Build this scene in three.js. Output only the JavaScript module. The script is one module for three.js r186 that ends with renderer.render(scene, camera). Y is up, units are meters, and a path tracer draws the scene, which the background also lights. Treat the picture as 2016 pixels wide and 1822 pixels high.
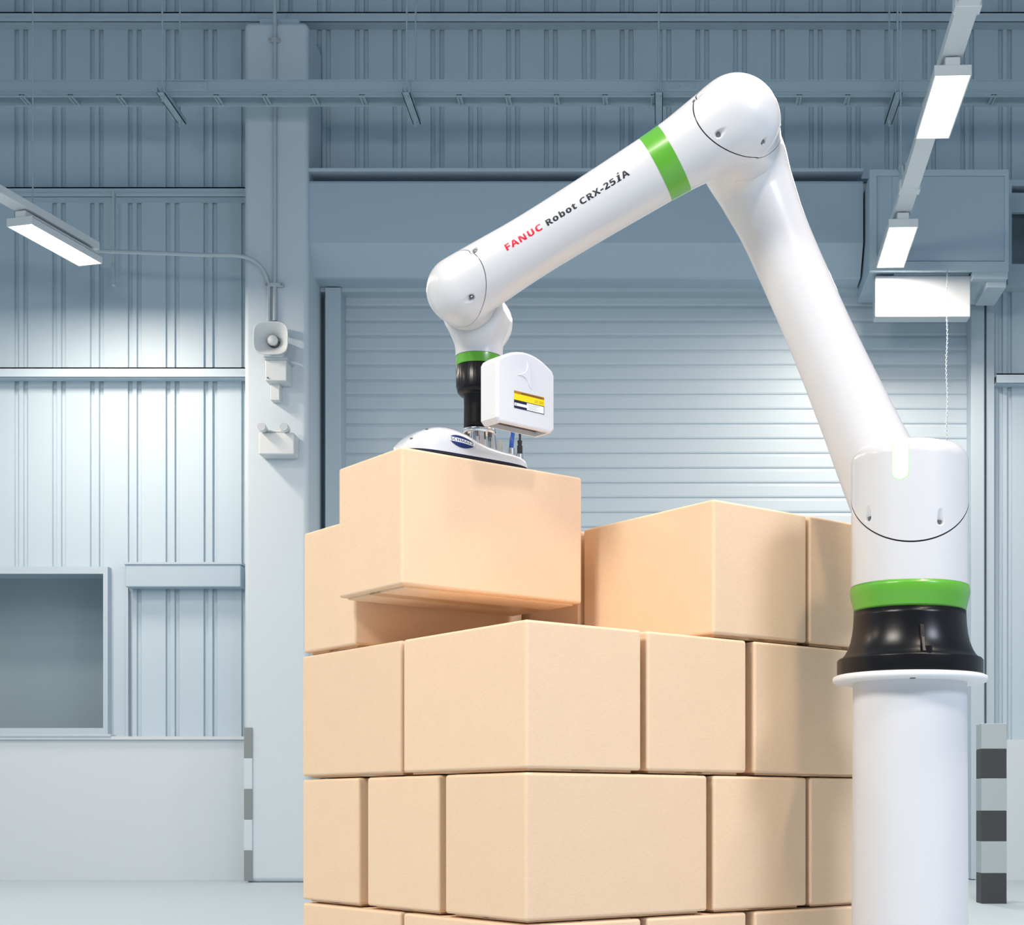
import * as THREE from 'three';
import { RoundedBoxGeometry } from 'three/addons/geometries/RoundedBoxGeometry.js';
import { RectAreaLightUniformsLib } from 'three/addons/lights/RectAreaLightUniformsLib.js';
import * as BGU from 'three/addons/utils/BufferGeometryUtils.js';
import { ImprovedNoise } from 'three/addons/math/ImprovedNoise.js';
import { Brush, Evaluator, SUBTRACTION } from 'three-bvh-csg';

// ---------------------------------------------------------------- camera, exposure
// A level camera low over the floor with a lens shifted upwards: the hall's wall stays parallel to the picture.
const F = 2994, CX = 1300, CY = 1595, EYE = 0.66;
const scene = new THREE.Scene();
scene.background = new THREE.Color(0x0b0f13);
const camera = new THREE.PerspectiveCamera(2 * Math.atan(CY / F) * 180 / Math.PI, 2600 / 3190, 0.05, 80);
camera.position.set(0, EYE, 0);
camera.setViewOffset(2600, 3190, 0, 0, 2016, 1822);
camera.updateProjectionMatrix();
const renderer = new THREE.WebGLRenderer({ antialias: true });
renderer.toneMapping = THREE.LinearToneMapping;
renderer.toneMappingExposure = 1.0;
renderer.shadowMap.enabled = true;
RectAreaLightUniformsLib.init();

// strengths of the lamps (their builders are below)
const STRIP_NITS = 186, STRIP_COLOR = 0xffecd8;
const FLOOD_WARM = { color: 0xfff6ea, nits: 35 }, FLOOD_COOL = { color: 0xe8eeff, nits: 36 };

// ---------------------------------------------------------------- helpers
const used = {};
function numbered(name) { const n = used[name] = (used[name] ?? -1) + 1; return n ? `${name}_${String(n).padStart(3, '0')}` : name; }
let seed = 7;
const rnd = () => (seed = (seed * 16807) % 2147483647) / 2147483647;
const V = (x, y, z) => new THREE.Vector3(x, y, z);
const at = (u, v, d) => V((u - CX) * d / F, EYE + (CY - v) * d / F, -d);   // a point of the place seen at (u, v), d metres away
const merge = (l) => l.length === 1 ? l[0] : BGU.mergeGeometries(l.map(g => { const q = g.index ? g.toNonIndexed() : g.clone(); for (const k of Object.keys(q.attributes)) if (!['position', 'normal', 'uv'].includes(k)) q.deleteAttribute(k); return q; }));
function metreUV(g) {          // box-projected texture coordinates in metres
  const p = g.attributes.position, n = g.attributes.normal, uv = new Float32Array(p.count * 2);
  for (let i = 0; i < p.count; i++) {
    const ax = Math.abs(n.getX(i)), ay = Math.abs(n.getY(i)), az = Math.abs(n.getZ(i));
    const [a, b] = ax > ay && ax > az ? [p.getZ(i), p.getY(i)] : ay > az ? [p.getX(i), p.getZ(i)] : [p.getX(i), p.getY(i)];
    uv[2 * i] = a; uv[2 * i + 1] = b;
  }
  g.setAttribute('uv', new THREE.BufferAttribute(uv, 2));
  return g;
}
function part(name, geo, mat, parent, keepUV) {
  const list = Array.isArray(geo) ? geo : [geo];
  const g = merge(list);
  if (!g.attributes.normal) g.computeVertexNormals();
  if (!keepUV) metreUV(g);
  const m = new THREE.Mesh(g, mat);
  m.castShadow = m.receiveShadow = true;
  if (parent === scene) m.name = numbered(name); else m.name = name;
  parent.add(m);
  return m;
}
function tag(o, label, category, group) { o.userData.label = label; o.userData.category = category; if (group) o.userData.group = group; return o; }
function thing(name, label, category, pos, turn = 0, group) {
  const o = new THREE.Group(); o.name = numbered(name); scene.add(o);
  o.position.copy(pos ?? V(0, 0, 0)); o.rotation.y = turn;
  return tag(o, label, category, group);
}
function single(name, geo, mat, label, category, group) { return tag(part(name, geo, mat, scene), label, category, group); }
function structure(name, geo, mat, label, category) {
  const o = part(name, geo, mat, scene); o.userData.kind = 'structure';
  if (label) tag(o, label, category); return o;
}
function structGroup(name, label, category, pos) { const o = thing(name, label, category, pos); o.userData.kind = 'structure'; return o; }
function bx(x0, x1, y0, y1, z0, z1, r = 0) {
  const w = x1 - x0, h = y1 - y0, d = z1 - z0;
  const g = r ? new RoundedBoxGeometry(w, h, d, 2, Math.min(r, w / 2.01, h / 2.01, d / 2.01)) : new THREE.BoxGeometry(w, h, d);
  return g.translate((x0 + x1) / 2, (y0 + y1) / 2, (z0 + z1) / 2);
}
// a box whose front face spans (u0..u1, v0..v1) at depth d, t metres thick (away from the viewer)
function pane(u0, u1, v0, v1, d, t, r = 0) { const a = at(u0, v1, d), b = at(u1, v0, d); return bx(a.x, b.x, a.y, b.y, -d - t, -d, r); }
function cyl(a, b, r, r2 = r, n = 20) {
  const d = b.clone().sub(a), g = new THREE.CylinderGeometry(r2, r, d.length(), n);
  g.applyQuaternion(new THREE.Quaternion().setFromUnitVectors(V(0, 1, 0), d.clone().normalize()));
  return g.translate((a.x + b.x) / 2, (a.y + b.y) / 2, (a.z + b.z) / 2);
}
const tube = (pts, r, n = 40, k = 10) => new THREE.TubeGeometry(new THREE.CatmullRomCurve3(pts, false, 'centripetal'), n, r, k);
const lathe = (pts, n = 72) => new THREE.LatheGeometry(pts.map(p => new THREE.Vector2(p[0], p[1])), n);
function extrude(pts, depth, bevel = 0) {      // profile in x, y extruded along z from 0
  const s = new THREE.Shape(pts.map(p => new THREE.Vector2(p[0], p[1])));
  return new THREE.ExtrudeGeometry(s, { depth, bevelEnabled: bevel > 0, bevelThickness: bevel, bevelSize: bevel, bevelSegments: 3, curveSegments: 24 });
}

// ---------------------------------------------------------------- textures and materials
const noise = new ImprovedNoise();
function noiseTex(size, fn, srgb, repeat) {
  const d = new Uint8Array(size * size * 4);
  for (let y = 0; y < size; y++) for (let x = 0; x < size; x++) {
    const c = fn(x / size, y / size, x, y);
    for (let k = 0; k < 3; k++) d[(y * size + x) * 4 + k] = Math.max(0, Math.min(255, Math.round(255 * (Array.isArray(c) ? c[k] : c))));
    d[(y * size + x) * 4 + 3] = 255;
  }
  const t = new THREE.DataTexture(d, size, size, THREE.RGBAFormat);
  t.magFilter = THREE.LinearFilter; t.minFilter = THREE.LinearMipmapLinearFilter; t.generateMipmaps = true;
  t.wrapS = t.wrapT = THREE.RepeatWrapping; t.repeat.set(repeat, repeat);
  if (srgb) t.colorSpace = THREE.SRGBColorSpace;
  t.needsUpdate = true;
  return t;
}
const tileNoise = (x, y, f, s) => {           // tileable value from Perlin noise on a torus-like blend
  const n = (a, b) => noise.noise(a * f + s, b * f + s * 1.7, s);
  return n(x, y) * (1 - x) * (1 - y) + n(x - 1, y) * x * (1 - y) + n(x, y - 1) * (1 - x) * y + n(x - 1, y - 1) * x * y;
};
const grain = noiseTex(256, () => 0.5 + (rnd() - 0.5) * 0.5, false, 6);                      // fine speckle, 17 cm tile
const mottled = noiseTex(256, (x, y) => 0.5 + 0.3 * tileNoise(x, y, 5, 3) + 0.2 * tileNoise(x, y, 17, 9) + (rnd() - 0.5) * 0.06, false, 0.8);
const fibre = noiseTex(512, (x, y, i, j) => {                                                  // kraft paper: fine horizontal fibres and flecks
  const f = 0.98 + 0.012 * tileNoise(x, y, 6, 21) + 0.018 * noise.noise(x * 40, y * 190, 4.2) + (rnd() - 0.5) * 0.035;
  return [f, f * 0.985, f * 0.965];
}, true, 2.2);
const flute = noiseTex(256, (x, y) => 0.5 + 0.25 * Math.sin(x * Math.PI * 2 * 24) + (rnd() - 0.5) * 0.35, false, 5);
const lin = (r, g, b) => new THREE.Color().setRGB(r, g, b);
const std = (o) => new THREE.MeshStandardMaterial(o);
const M = {
  robot: new THREE.MeshPhysicalMaterial({ color: lin(0.655, 0.665, 0.695), roughness: 0.32, clearcoat: 0.5, clearcoatRoughness: 0.12, bumpMap: grain, bumpScale: 0.00004 }),
  green: new THREE.MeshPhysicalMaterial({ color: lin(0.105, 0.40, 0.028), roughness: 0.32, clearcoat: 0.5, clearcoatRoughness: 0.15 }),
  black: new THREE.MeshPhysicalMaterial({ color: lin(0.006, 0.006, 0.008), roughness: 0.28, ior: 1.36, bumpMap: grain, bumpScale: 0.00006 }),
  rubber: std({ color: lin(0.014, 0.015, 0.018), roughness: 0.7 }),
  gasket: std({ color: lin(0.05, 0.05, 0.06), roughness: 0.8 }),
  chrome: std({ color: lin(0.80, 0.81, 0.83), roughness: 0.16, metalness: 1 }),
  screw: std({ color: lin(0.22, 0.22, 0.23), roughness: 0.35, metalness: 1 }),
  pedestal: new THREE.MeshPhysicalMaterial({ color: lin(0.67, 0.68, 0.72), roughness: 0.42, clearcoat: 0.2, clearcoatRoughness: 0.3, bumpMap: grain, bumpScale: 0.00008 }),
  plate: std({ color: lin(0.78, 0.80, 0.83), roughness: 0.45 }),
  sensor: new THREE.MeshPhysicalMaterial({ color: lin(0.74, 0.76, 0.81), roughness: 0.45, clearcoat: 0.2, clearcoatRoughness: 0.3 }),
  darkGlass: std({ color: lin(0.045, 0.035, 0.03), roughness: 0.35 }),
  gripper: new THREE.MeshPhysicalMaterial({ color: lin(0.69, 0.72, 0.78), roughness: 0.25, clearcoat: 0.6, clearcoatRoughness: 0.1 }),
  foam: std({ color: lin(0.012, 0.016, 0.035), roughness: 0.9 }),
  hose: std({ color: lin(0.02, 0.09, 0.42), roughness: 0.3 }),
  clear: std({ color: lin(0.62, 0.68, 0.66), roughness: 0.2 }),
  wood: std({ color: lin(0.42, 0.29, 0.17), roughness: 0.8 }),
  tape: std({ color: lin(0.70, 0.49, 0.29), roughness: 0.3 }),
  // the hall: pale blue-grey paint on steel and concrete
  sheet: std({ color: lin(0.45, 0.565, 0.66), roughness: 0.5, bumpMap: mottled, bumpScale: 0.0008 }),
  steel: std({ color: lin(0.45, 0.565, 0.66), roughness: 0.5 }),
  column: std({ color: lin(0.55, 0.635, 0.71), roughness: 0.75, bumpMap: mottled, bumpScale: 0.002 }),
  dado: std({ color: lin(0.57, 0.645, 0.71), roughness: 0.8, bumpMap: mottled, bumpScale: 0.002 }),
  slat: std({ color: lin(0.45, 0.55, 0.635), roughness: 0.45 }),
  frame: std({ color: lin(0.43, 0.53, 0.615), roughness: 0.5 }),
  hood: std({ color: lin(0.39, 0.50, 0.60), roughness: 0.5 }),
  tray: std({ color: lin(0.37, 0.48, 0.56), roughness: 0.45 }),
  conduit: std({ color: lin(0.44, 0.52, 0.57), roughness: 0.5 }),
  fitting: std({ color: lin(0.62, 0.67, 0.70), roughness: 0.45 }),
  lampBody: std({ color: lin(0.70, 0.74, 0.77), roughness: 0.4 }),
  panelWhite: std({ color: lin(0.50, 0.55, 0.60), roughness: 0.5 }),
  pane: new THREE.MeshPhysicalMaterial({ color: lin(0.92, 0.96, 0.97), transmission: 1, thickness: 0, ior: 1.5, roughness: 0.04 }),
  stripeDark: std({ color: lin(0.035, 0.042, 0.050), roughness: 0.6 }),
  stripeGrey: std({ color: lin(0.22, 0.25, 0.27), roughness: 0.6 }),
  stripeLight: std({ color: lin(0.36, 0.43, 0.47), roughness: 0.6 }),
  floor: std({ color: lin(0.40, 0.49, 0.56), roughness: 0.55, bumpMap: mottled, bumpScale: 0.001 }),
  ceiling: std({ color: lin(0.45, 0.58, 0.69), roughness: 0.7 }),
  lampGlow: std({ color: 0x000000, emissive: new THREE.Color(STRIP_COLOR), emissiveIntensity: 6, roughness: 0.5 }),
  floodGlowWarm: std({ color: 0x000000, emissive: new THREE.Color(FLOOD_WARM.color), emissiveIntensity: 6, roughness: 0.5 }),
  floodGlowCool: std({ color: 0x000000, emissive: new THREE.Color(FLOOD_COOL.color), emissiveIntensity: 6, roughness: 0.5 }),
  ledRim: std({ color: lin(0.25, 0.5, 0.2), emissive: lin(0.45, 0.95, 0.38), emissiveIntensity: 0.75, roughness: 0.4 }),
  led: std({ color: 0x000000, emissive: lin(0.86, 1.0, 0.82), emissiveIntensity: 2.6, roughness: 0.4 }),
};
const carton = [0, 1, 2, 3].map(k => {
  const s = [1, 0.985, 1.01, 0.97][k];
  return std({ color: lin(0.87 * s, 0.662 * s, 0.478 * s), roughness: 0.72, map: fibre, bumpMap: flute, bumpScale: 0.00003 });
});

// ---------------------------------------------------------------- the hall
const WALL = 14.4, CEIL = 9.2, XL = -10.5, XR = 7.5, ZF = 7;
const PERIOD = 0.3583;
structure('floor', bx(XL - 0.2, XR + 0.2, -0.3, 0, -WALL - 0.6, ZF + 0.3), M.floor, 'pale blue-grey concrete hall floor', 'floor');
structure('ceiling', bx(XL - 0.2, XR + 0.2, CEIL, CEIL + 0.3, -WALL - 0.6, ZF + 0.3), M.ceiling, 'blue-grey ceiling of the hall', 'ceiling');
structure('wall_left', bx(XL - 0.3, XL, 0, CEIL, -WALL - 0.6, ZF), M.sheet, 'plain blue-grey side wall of the hall', 'wall');
structure('wall_right', bx(XR, XR + 0.3, 0, CEIL, -WALL - 0.6, ZF), M.sheet, 'plain blue-grey side wall beyond the roller shutter', 'wall');
structure('wall_front', bx(XL, XR, 0, CEIL, ZF, ZF + 0.3), M.sheet, 'plain end wall opposite the roller shutter', 'wall');

// the far wall: a backing with ribbed sheets, each sheet its own piece
const wallBack = structGroup('wall_back', 'far hall wall of ribbed blue-grey metal sheets', 'wall');
// two real window openings; an unlit room lies behind each
const OPEN = [[-168, 204, 1124, 1440], [1993, 2214, 362, 540]].map(([u0, u1, v0, v1]) => { const a = at(u0, v1, 14.4), b = at(u1, v0, 14.4); return [a.x, b.x, a.y, b.y]; });
{
  const sh = new THREE.Shape([[XL, 0], [XR, 0], [XR, CEIL], [XL, CEIL]].map(p => new THREE.Vector2(...p)));
  for (const [a, b, c, d] of OPEN) sh.holes.push(new THREE.Path([[a, c], [a, d], [b, d], [b, c]].map(p => new THREE.Vector2(...p))));
  part('backing', new THREE.ExtrudeGeometry(sh, { depth: 0.38, bevelEnabled: false }).translate(0, 0, -WALL - 0.5), M.sheet, wallBack);
  for (const [a, b, c, d] of OPEN) { const e = 0.4, z0 = -15.5, z1 = -WALL - 0.5, t = 0.1; part('back_room', [bx(a - e - t, a - e, c - e, d + e, z0, z1), bx(b + e, b + e + t, c - e, d + e, z0, z1), bx(a - e - t, b + e + t, c - e - t, c - e, z0 - t, z1), bx(a - e - t, b + e + t, d + e, d + e + t, z0 - t, z1), bx(a - e - t, b + e + t, c - e, d + e, z0 - t, z0)], M.dado, wallBack); }
}
function sheetGeo(h) {       // a flat pan, then two sunk grooves with a rib between them
  const d = 0.027, b = -0.08;
  const pts = [[0, b], [0, 0], [0.228, 0], [0.233, -d], [0.268, -d], [0.273, 0], [0.312, 0], [0.317, -d], [0.352, -d], [0.357, 0], [PERIOD - 0.0006, 0], [PERIOD - 0.0006, b]];
  const s = extrude(pts.map(([x, z]) => [x, -z]), h);   // extruded along z, then stood up
  return s.rotateX(-Math.PI / 2);
}
const X0 = at(414, 0, WALL).x - 0.2925;   // ribs fall on this lattice
const hoodTopY = at(0, 352, WALL).y, dadoTopY = at(0, 1457, 14.25).y;
const sheetFull = metreUV(sheetGeo(CEIL - dadoTopY)), sheetHigh = metreUV(sheetGeo(CEIL - hoodTopY));
const sheetOver1 = metreUV(sheetGeo(CEIL - OPEN[0][3])), sheetOver2 = metreUV(sheetGeo(CEIL - OPEN[1][3])), sheetUnder2 = metreUV(sheetGeo(OPEN[1][2] - dadoTopY));
const doorL = at(612, 0, WALL).x, doorR = at(1905, 0, WALL).x;
for (let k = -10; k < 30; k++) {
  const x = X0 + k * PERIOD; if (x < XL || x + PERIOD > XR) continue;
  const overDoor = x + PERIOD > doorL && x < doorR, mid = x + PERIOD / 2;
  const put = (g, y) => { const m = new THREE.Mesh(g, M.sheet); m.castShadow = m.receiveShadow = true; m.name = 'wall_sheet'; m.position.set(x, y, -WALL); wallBack.add(m); };
  if (mid > OPEN[0][0] && mid < OPEN[0][1]) put(sheetOver1, OPEN[0][3]);
  else if (mid > OPEN[1][0] && mid < OPEN[1][1]) { put(sheetOver2, OPEN[1][3]); put(sheetUnder2, dadoTopY); }
  else put(overDoor ? sheetHigh : sheetFull, overDoor ? hoodTopY : dadoTopY);
}
const colL = at(480, 0, 13.8).x, colR = at(606, 0, 13.8).x;
part('lower_wall', [bx(XL, colL + 0.1, 0, dadoTopY, -WALL - 0.12, -14.25), bx(doorR + 0.05, XR, 0, dadoTopY, -WALL - 0.12, -14.25)], M.dado, wallBack).userData.label = 'smooth pale concrete lower wall';
part('wall_cap', [bx(XL, colL + 0.05, dadoTopY, dadoTopY + 0.03, -WALL, -14.22)], M.dado, wallBack);
// horizontal rails over the sheets
function girt(u0, u1, v, label) {
  const a = at(u0, v, 14.25), b = at(u1, v, 14.25), h = 0.045;
  return tag(part('trim', [bx(a.x, b.x, a.y - h, a.y + h, -14.262, -14.25), bx(a.x, b.x, a.y - h, a.y - h + 0.012, -WALL, -14.25), bx(a.x, b.x, a.y + h - 0.012, a.y + h, -WALL, -14.25), bx(a.x, b.x, a.y - h, a.y - h + 0.03, -14.25, -14.24)], M.steel, scene), label, 'wall rail');
}
let trimN = 0;
for (const [u0, u1, v, label] of [
  [-200, 548, 33, 'steel wall rail high on the wall, left of the concrete column'],
  [548, 2200, 33, 'long steel wall rail high above the roller shutter'],
  [-200, 497, 378, 'steel wall rail just above the conduit that runs to the column'],
  [-200, 497, 733, 'brightly lit steel wall rail level with the horn speaker'],
  [1962, 2200, 745, 'short steel wall rail beside the shutter guide rail']]) {
  const g = girt(u0, u1, v, label); g.name = `trim_${++trimN}`; g.userData.kind = 'structure';
}
// concrete column
const colTop = at(0, 42, 13.8).y;
const column = thing('concrete_column', 'tall pale concrete column carrying the horn speaker and conduits', 'column', V((colL + colR) / 2, 0, -14.1));
{
  const w = (colR - colL) / 2;
  part('shaft', bx(-w, w, 0, colTop, -0.3, 0.3, 0.05), M.column, column);
  part('cap_plate', bx(-0.17, 0.19, colTop, colTop + 0.07, -0.25, 0.22, 0.01), M.steel, column);
}
// striped edge guard on the column
{
  const g = thing('corner_guard', 'grey and pale striped edge guard at the foot of the concrete column', 'edge guard', V(at(480, 0, 13.78).x, 0, -13.797));
  const w = 16 / F * 13.78;
  let k = 0;
  for (let v = 1433; v < 1730; v += 60.5, k++) {
    const a = at(0, v, 13.78).y, b = Math.max(0.002, at(0, v + 60.5, 13.78).y);
    part('stripe', bx(0, w, b, a, 0, 0.014, 0.003), k % 2 ? M.column : M.stripeGrey, g);
  }
}
// striped guard post
{
  const d = 10.68, c = at(1957, 0, d).x, w = 0.089;
  const g = thing('guard_post', 'square guard post with black and pale bands beside the shutter', 'guard post', V(c, 0, -d - w));
  let k = 0;
  for (const [v0, v1] of [[1425, 1475], [1475, 1533], [1533, 1597], [1597, 1657], [1657, 1720], [1720, 1781]]) {
    part('band', bx(-w, w, Math.max(0, at(0, v1, d).y), at(0, v0, d).y, -w, w, 0.004), k++ % 2 ? M.stripeDark : M.stripeLight, g);
  }
}
// dark window and canopy on the left of the wall
{
  const w = structGroup('window_1', 'dark window with a pale frame above the lower wall', 'window');
  const d = 14.3;
  part('pane', pane(-160, 203, 1130, 1434, d + 0.04, 0.008), M.pane, w);
  part('window_frame', [pane(-170, 212, 1116, 1130, d, 0.12), pane(-170, 212, 1434, 1446, d, 0.12), pane(203, 212, 1130, 1434, d, 0.12), pane(-170, -160, 1130, 1434, d, 0.12)], M.frame, w);
  part('window_sill', pane(-165, 218, 1446, 1452, d - 0.09, 0.15, 0.008), M.frame, w);
  const y = at(0, 1112, 14.1);
  const c = thing('door_canopy', 'shallow blue-grey canopy box on the wall beside the dark window', 'canopy', V(0, 0, 0));
  part('canopy_body', pane(246, 474, 1112, 1156, 14.24, 0.15, 0.01), M.hood, c);
  part('canopy_lip', pane(244, 476, 1107, 1112, 14.23, 0.16, 0.004), M.hood, c);
  part('jamb_strip', pane(248, 252, 1152, 1456, 14.36, 0.04), M.frame, c);
}
// roller shutter: guides, slats, hood, motor cabinet
{
  const d = 14.5, door = structGroup('door_1', 'wide roller shutter of horizontal blue-grey steel slats', 'roller shutter');
  const a = at(672, 0, d).x, b = at(1918, 0, d).x, pitch = 29.05 / F * d, top = at(0, 574.7, d).y;
  const prof = [[0, 0], [0.004, 0.004], [0.010, 0.010], [0.022, 0.013], [pitch - 0.028, 0.013], [pitch - 0.014, 0.010], [pitch - 0.010, 0.004], [pitch - 0.0005, 0.003], [pitch - 0.0005, -0.012], [0, -0.012]];
  const g = metreUV(new THREE.ExtrudeGeometry(new THREE.Shape(prof.map(([y, z]) => new THREE.Vector2(-z, y))), { depth: b - a, bevelEnabled: false }).rotateY(Math.PI / 2));
  for (let k = 0; top - k * pitch > -0.02; k++) {
    const m = new THREE.Mesh(g, M.slat); m.name = 'slat'; m.castShadow = m.receiveShadow = true;
    m.position.set(a, Math.max(top - k * pitch, 0.001), -d); door.add(m);
  }
  part('guide_rail', [pane(640, 671, 566, 1733, 14.27, 0.24, 0.006)], M.frame, door);
  part('guide_rail', [pane(1912, 1938, 560, 1732, 14.28, 0.25, 0.006), pane(1942, 1958, 560, 1732, 14.33, 0.25, 0.006)], M.frame, door);
  part('jamb_recess', [pane(600, 640, 560, 1731, 14.5, 0.02)], M.sheet, door);
  part('header', pane(612, 1930, 551, 575, 14.32, 0.25), M.frame, door);
  const hood = thing('shutter_hood', 'long steel hood box above the roller shutter', 'shutter hood');
  const hy = (v, dd) => at(0, v, dd).y, hx0 = at(608, 0, 13.9).x, hx1 = at(1698, 0, 13.9).x;
  const hp = [[-14.45, hy(352, 14.0)], [-13.86, hy(357, 13.86)], [-13.85, hy(361, 13.85)], [-13.85, hy(478, 13.85)], [-14.05, hy(546, 14.05)], [-14.08, hy(550, 14.08)], [-14.45, hy(550, 14.08)]];
  part('hood_shell', new THREE.ExtrudeGeometry(new THREE.Shape(hp.map(([z, y]) => new THREE.Vector2(-z, y))), { depth: hx1 - hx0, bevelEnabled: false }).rotateY(Math.PI / 2).translate(hx0, 0, 0), M.hood, hood);
  part('top_flashing', bx(hx0, hx1, hy(352, 14), hy(352, 14) + 0.03, -14.42, -13.84), M.steel, hood);
  const cab = thing('motor_cabinet', 'large square shutter motor cabinet hung beside the lamp trunking', 'cabinet');
  part('cabinet_body', pane(1714, 1983, 336, 530, 13.5, 0.9, 0.012), M.hood, cab);
  part('cabinet_frame', [pane(1712, 1726, 346, 515, 13.48, 0.04), pane(1978, 1986, 346, 515, 13.48, 0.04), pane(1712, 1986, 334, 346, 13.48, 0.04), pane(1712, 1986, 515, 533, 13.48, 0.04)], M.frame, cab);
  part('cabinet_door', pane(1757, 1978, 347, 514, 13.49, 0.02, 0.004), M.hood, cab);
  part('bracket', pane(1914, 1985, 534, 549, 13.52, 0.7, 0.01), M.frame, cab);
  part('bracket', pane(1942, 1982, 549, 566, 13.6, 0.5, 0.01), M.frame, cab);
  part('cable_loop', [tube([at(1772, 336, 13.46), at(1771, 326, 13.4), at(1775, 326, 13.4), at(1778, 350, 13.46)], 0.012, 20, 8), tube([at(1782, 336, 13.46), at(1784, 322, 13.4), at(1788, 318, 13.4)], 0.012, 12, 8)], M.conduit, cab);
  const sign = thing('light_panel', 'white rectangular box panel hanging under the motor cabinet', 'panel');
  part('panel_box', pane(1723, 1911, 543, 624, 13.6, 0.16, 0.01), M.panelWhite, sign);
  part('hanger', [pane(1760, 1908, 536, 543, 13.62, 0.06)], M.sheet, sign);
  const ch = thing('pull_chain', 'thin pull chain hanging in front of the roller shutter', 'chain');
  const cp = []; for (let v = 529; v < 900; v += 4.4) { const p = at(1864 + Math.sin(v * 0.05), v, 13.5); cp.push(new THREE.TorusGeometry(0.0075, 0.0024, 6, 10).rotateY(cp.length % 2 ? 0.4 : 1.5).scale(1, 1.5, 1).translate(p.x, p.y, p.z)); }
  part('chain_links', cp, M.conduit, ch);
  const w2 = structGroup('window_2', 'dark window strip in the wall beyond the motor cabinet', 'window');
  part('pane', pane(1992, 2214, 366, 520, 14.27, 0.008), M.pane, w2);
  part('window_frame', [pane(1992, 2214, 354, 366, 14.18, 0.22), pane(1992, 2214, 380, 418, 14.2, 0.05), pane(1992, 2214, 520, 560, 14.18, 0.22), pane(1984, 1992, 354, 560, 14.18, 0.22), pane(2214, 2220, 354, 560, 14.18, 0.22)], M.frame, w2);
}
// ladder cable tray with trapeze hangers
{
  const d0 = 13.2, d1 = 13.37, t = thing('cable_tray', 'long ladder-type cable tray running across the hall in front of the column', 'cable tray');
  const a = at(-260, 0, d0).x, b = at(2260, 0, d0).x, yb = at(0, 191, d0).y, yt = at(0, 158, d0).y;
  part('side_rail', [bx(a, b, yb, yt, -d0 - 0.006, -d0), bx(a, b, yb, yb + 0.008, -d0, -d0 + 0.012), bx(a, b, yt - 0.008, yt, -d0, -d0 + 0.012), bx(a, b, yb + 0.045, yb + 0.055, -d0, -d0 + 0.006)], M.tray, t);
  part('side_rail', [bx(a, b, yb, yt, -d1, -d1 + 0.006), bx(a, b, yb, yb + 0.008, -d1 - 0.012, -d1)], M.tray, t);
  const per = 95.7 / F * d0;
  for (let k = -3, x; (x = at(42, 0, d0).x + k * per) < b; k++) if (x > a) part('rung', [bx(x - 0.02, x - 0.008, yb + 0.002, yb + 0.02, -d1, -d0), bx(x + 0.012, x + 0.024, yb + 0.002, yb + 0.02, -d1, -d0), bx(x - 0.02, x + 0.024, yb + 0.018, yb + 0.022, -d1, -d0)], M.tray, t);
  for (const u of [340, 1310]) {
    const x = at(u, 0, d0).x;
    const s = part('splice_plate', bx(x, x + 0.3, yb + 0.05, yt - 0.02, -d0, -d0 + 0.008), M.tray, t);
    for (let k = 0; k < 4; k++) part('bolt', cyl(V(x + 0.045 + k * 0.07, (yb + yt) / 2 + 0.015, -d0), V(x + 0.045 + k * 0.07, (yb + yt) / 2 + 0.015, -d0 + 0.018), 0.014, 0.012, 8), M.tray, s);
  }
  ['trapeze hanger under the cable tray left of the concrete column', 'trapeze hanger under the cable tray right of the concrete column', 'trapeze hanger under the cable tray behind the robot forearm', 'trapeze hanger under the cable tray near the lamp trunking'].forEach((label, k) => {
    const x = at([318, 800, 1297, 1768][k], 0, 13.05).x;
    const h = thing('tray_hanger', 'steel ' + label, 'hanger');
    part('strut', [bx(x - 0.035, x + 0.035, yb - 0.05, yb - 0.044, -13.62, -13.02), bx(x - 0.035, x - 0.029, yb - 0.05, yb, -13.62, -13.02), bx(x + 0.029, x + 0.035, yb - 0.05, yb, -13.62, -13.02)], M.tray, h);
    for (const z of [-13.07, -13.55]) { const r = part('rod', cyl(V(x, yb - 0.1, z), V(x, CEIL, z), 0.008, 0.008, 8), M.tray, h); part('nut', cyl(V(x, yb - 0.075, z), V(x, yb - 0.05, z), 0.018, 0.018, 6), M.tray, r); }
  });
}
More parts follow.
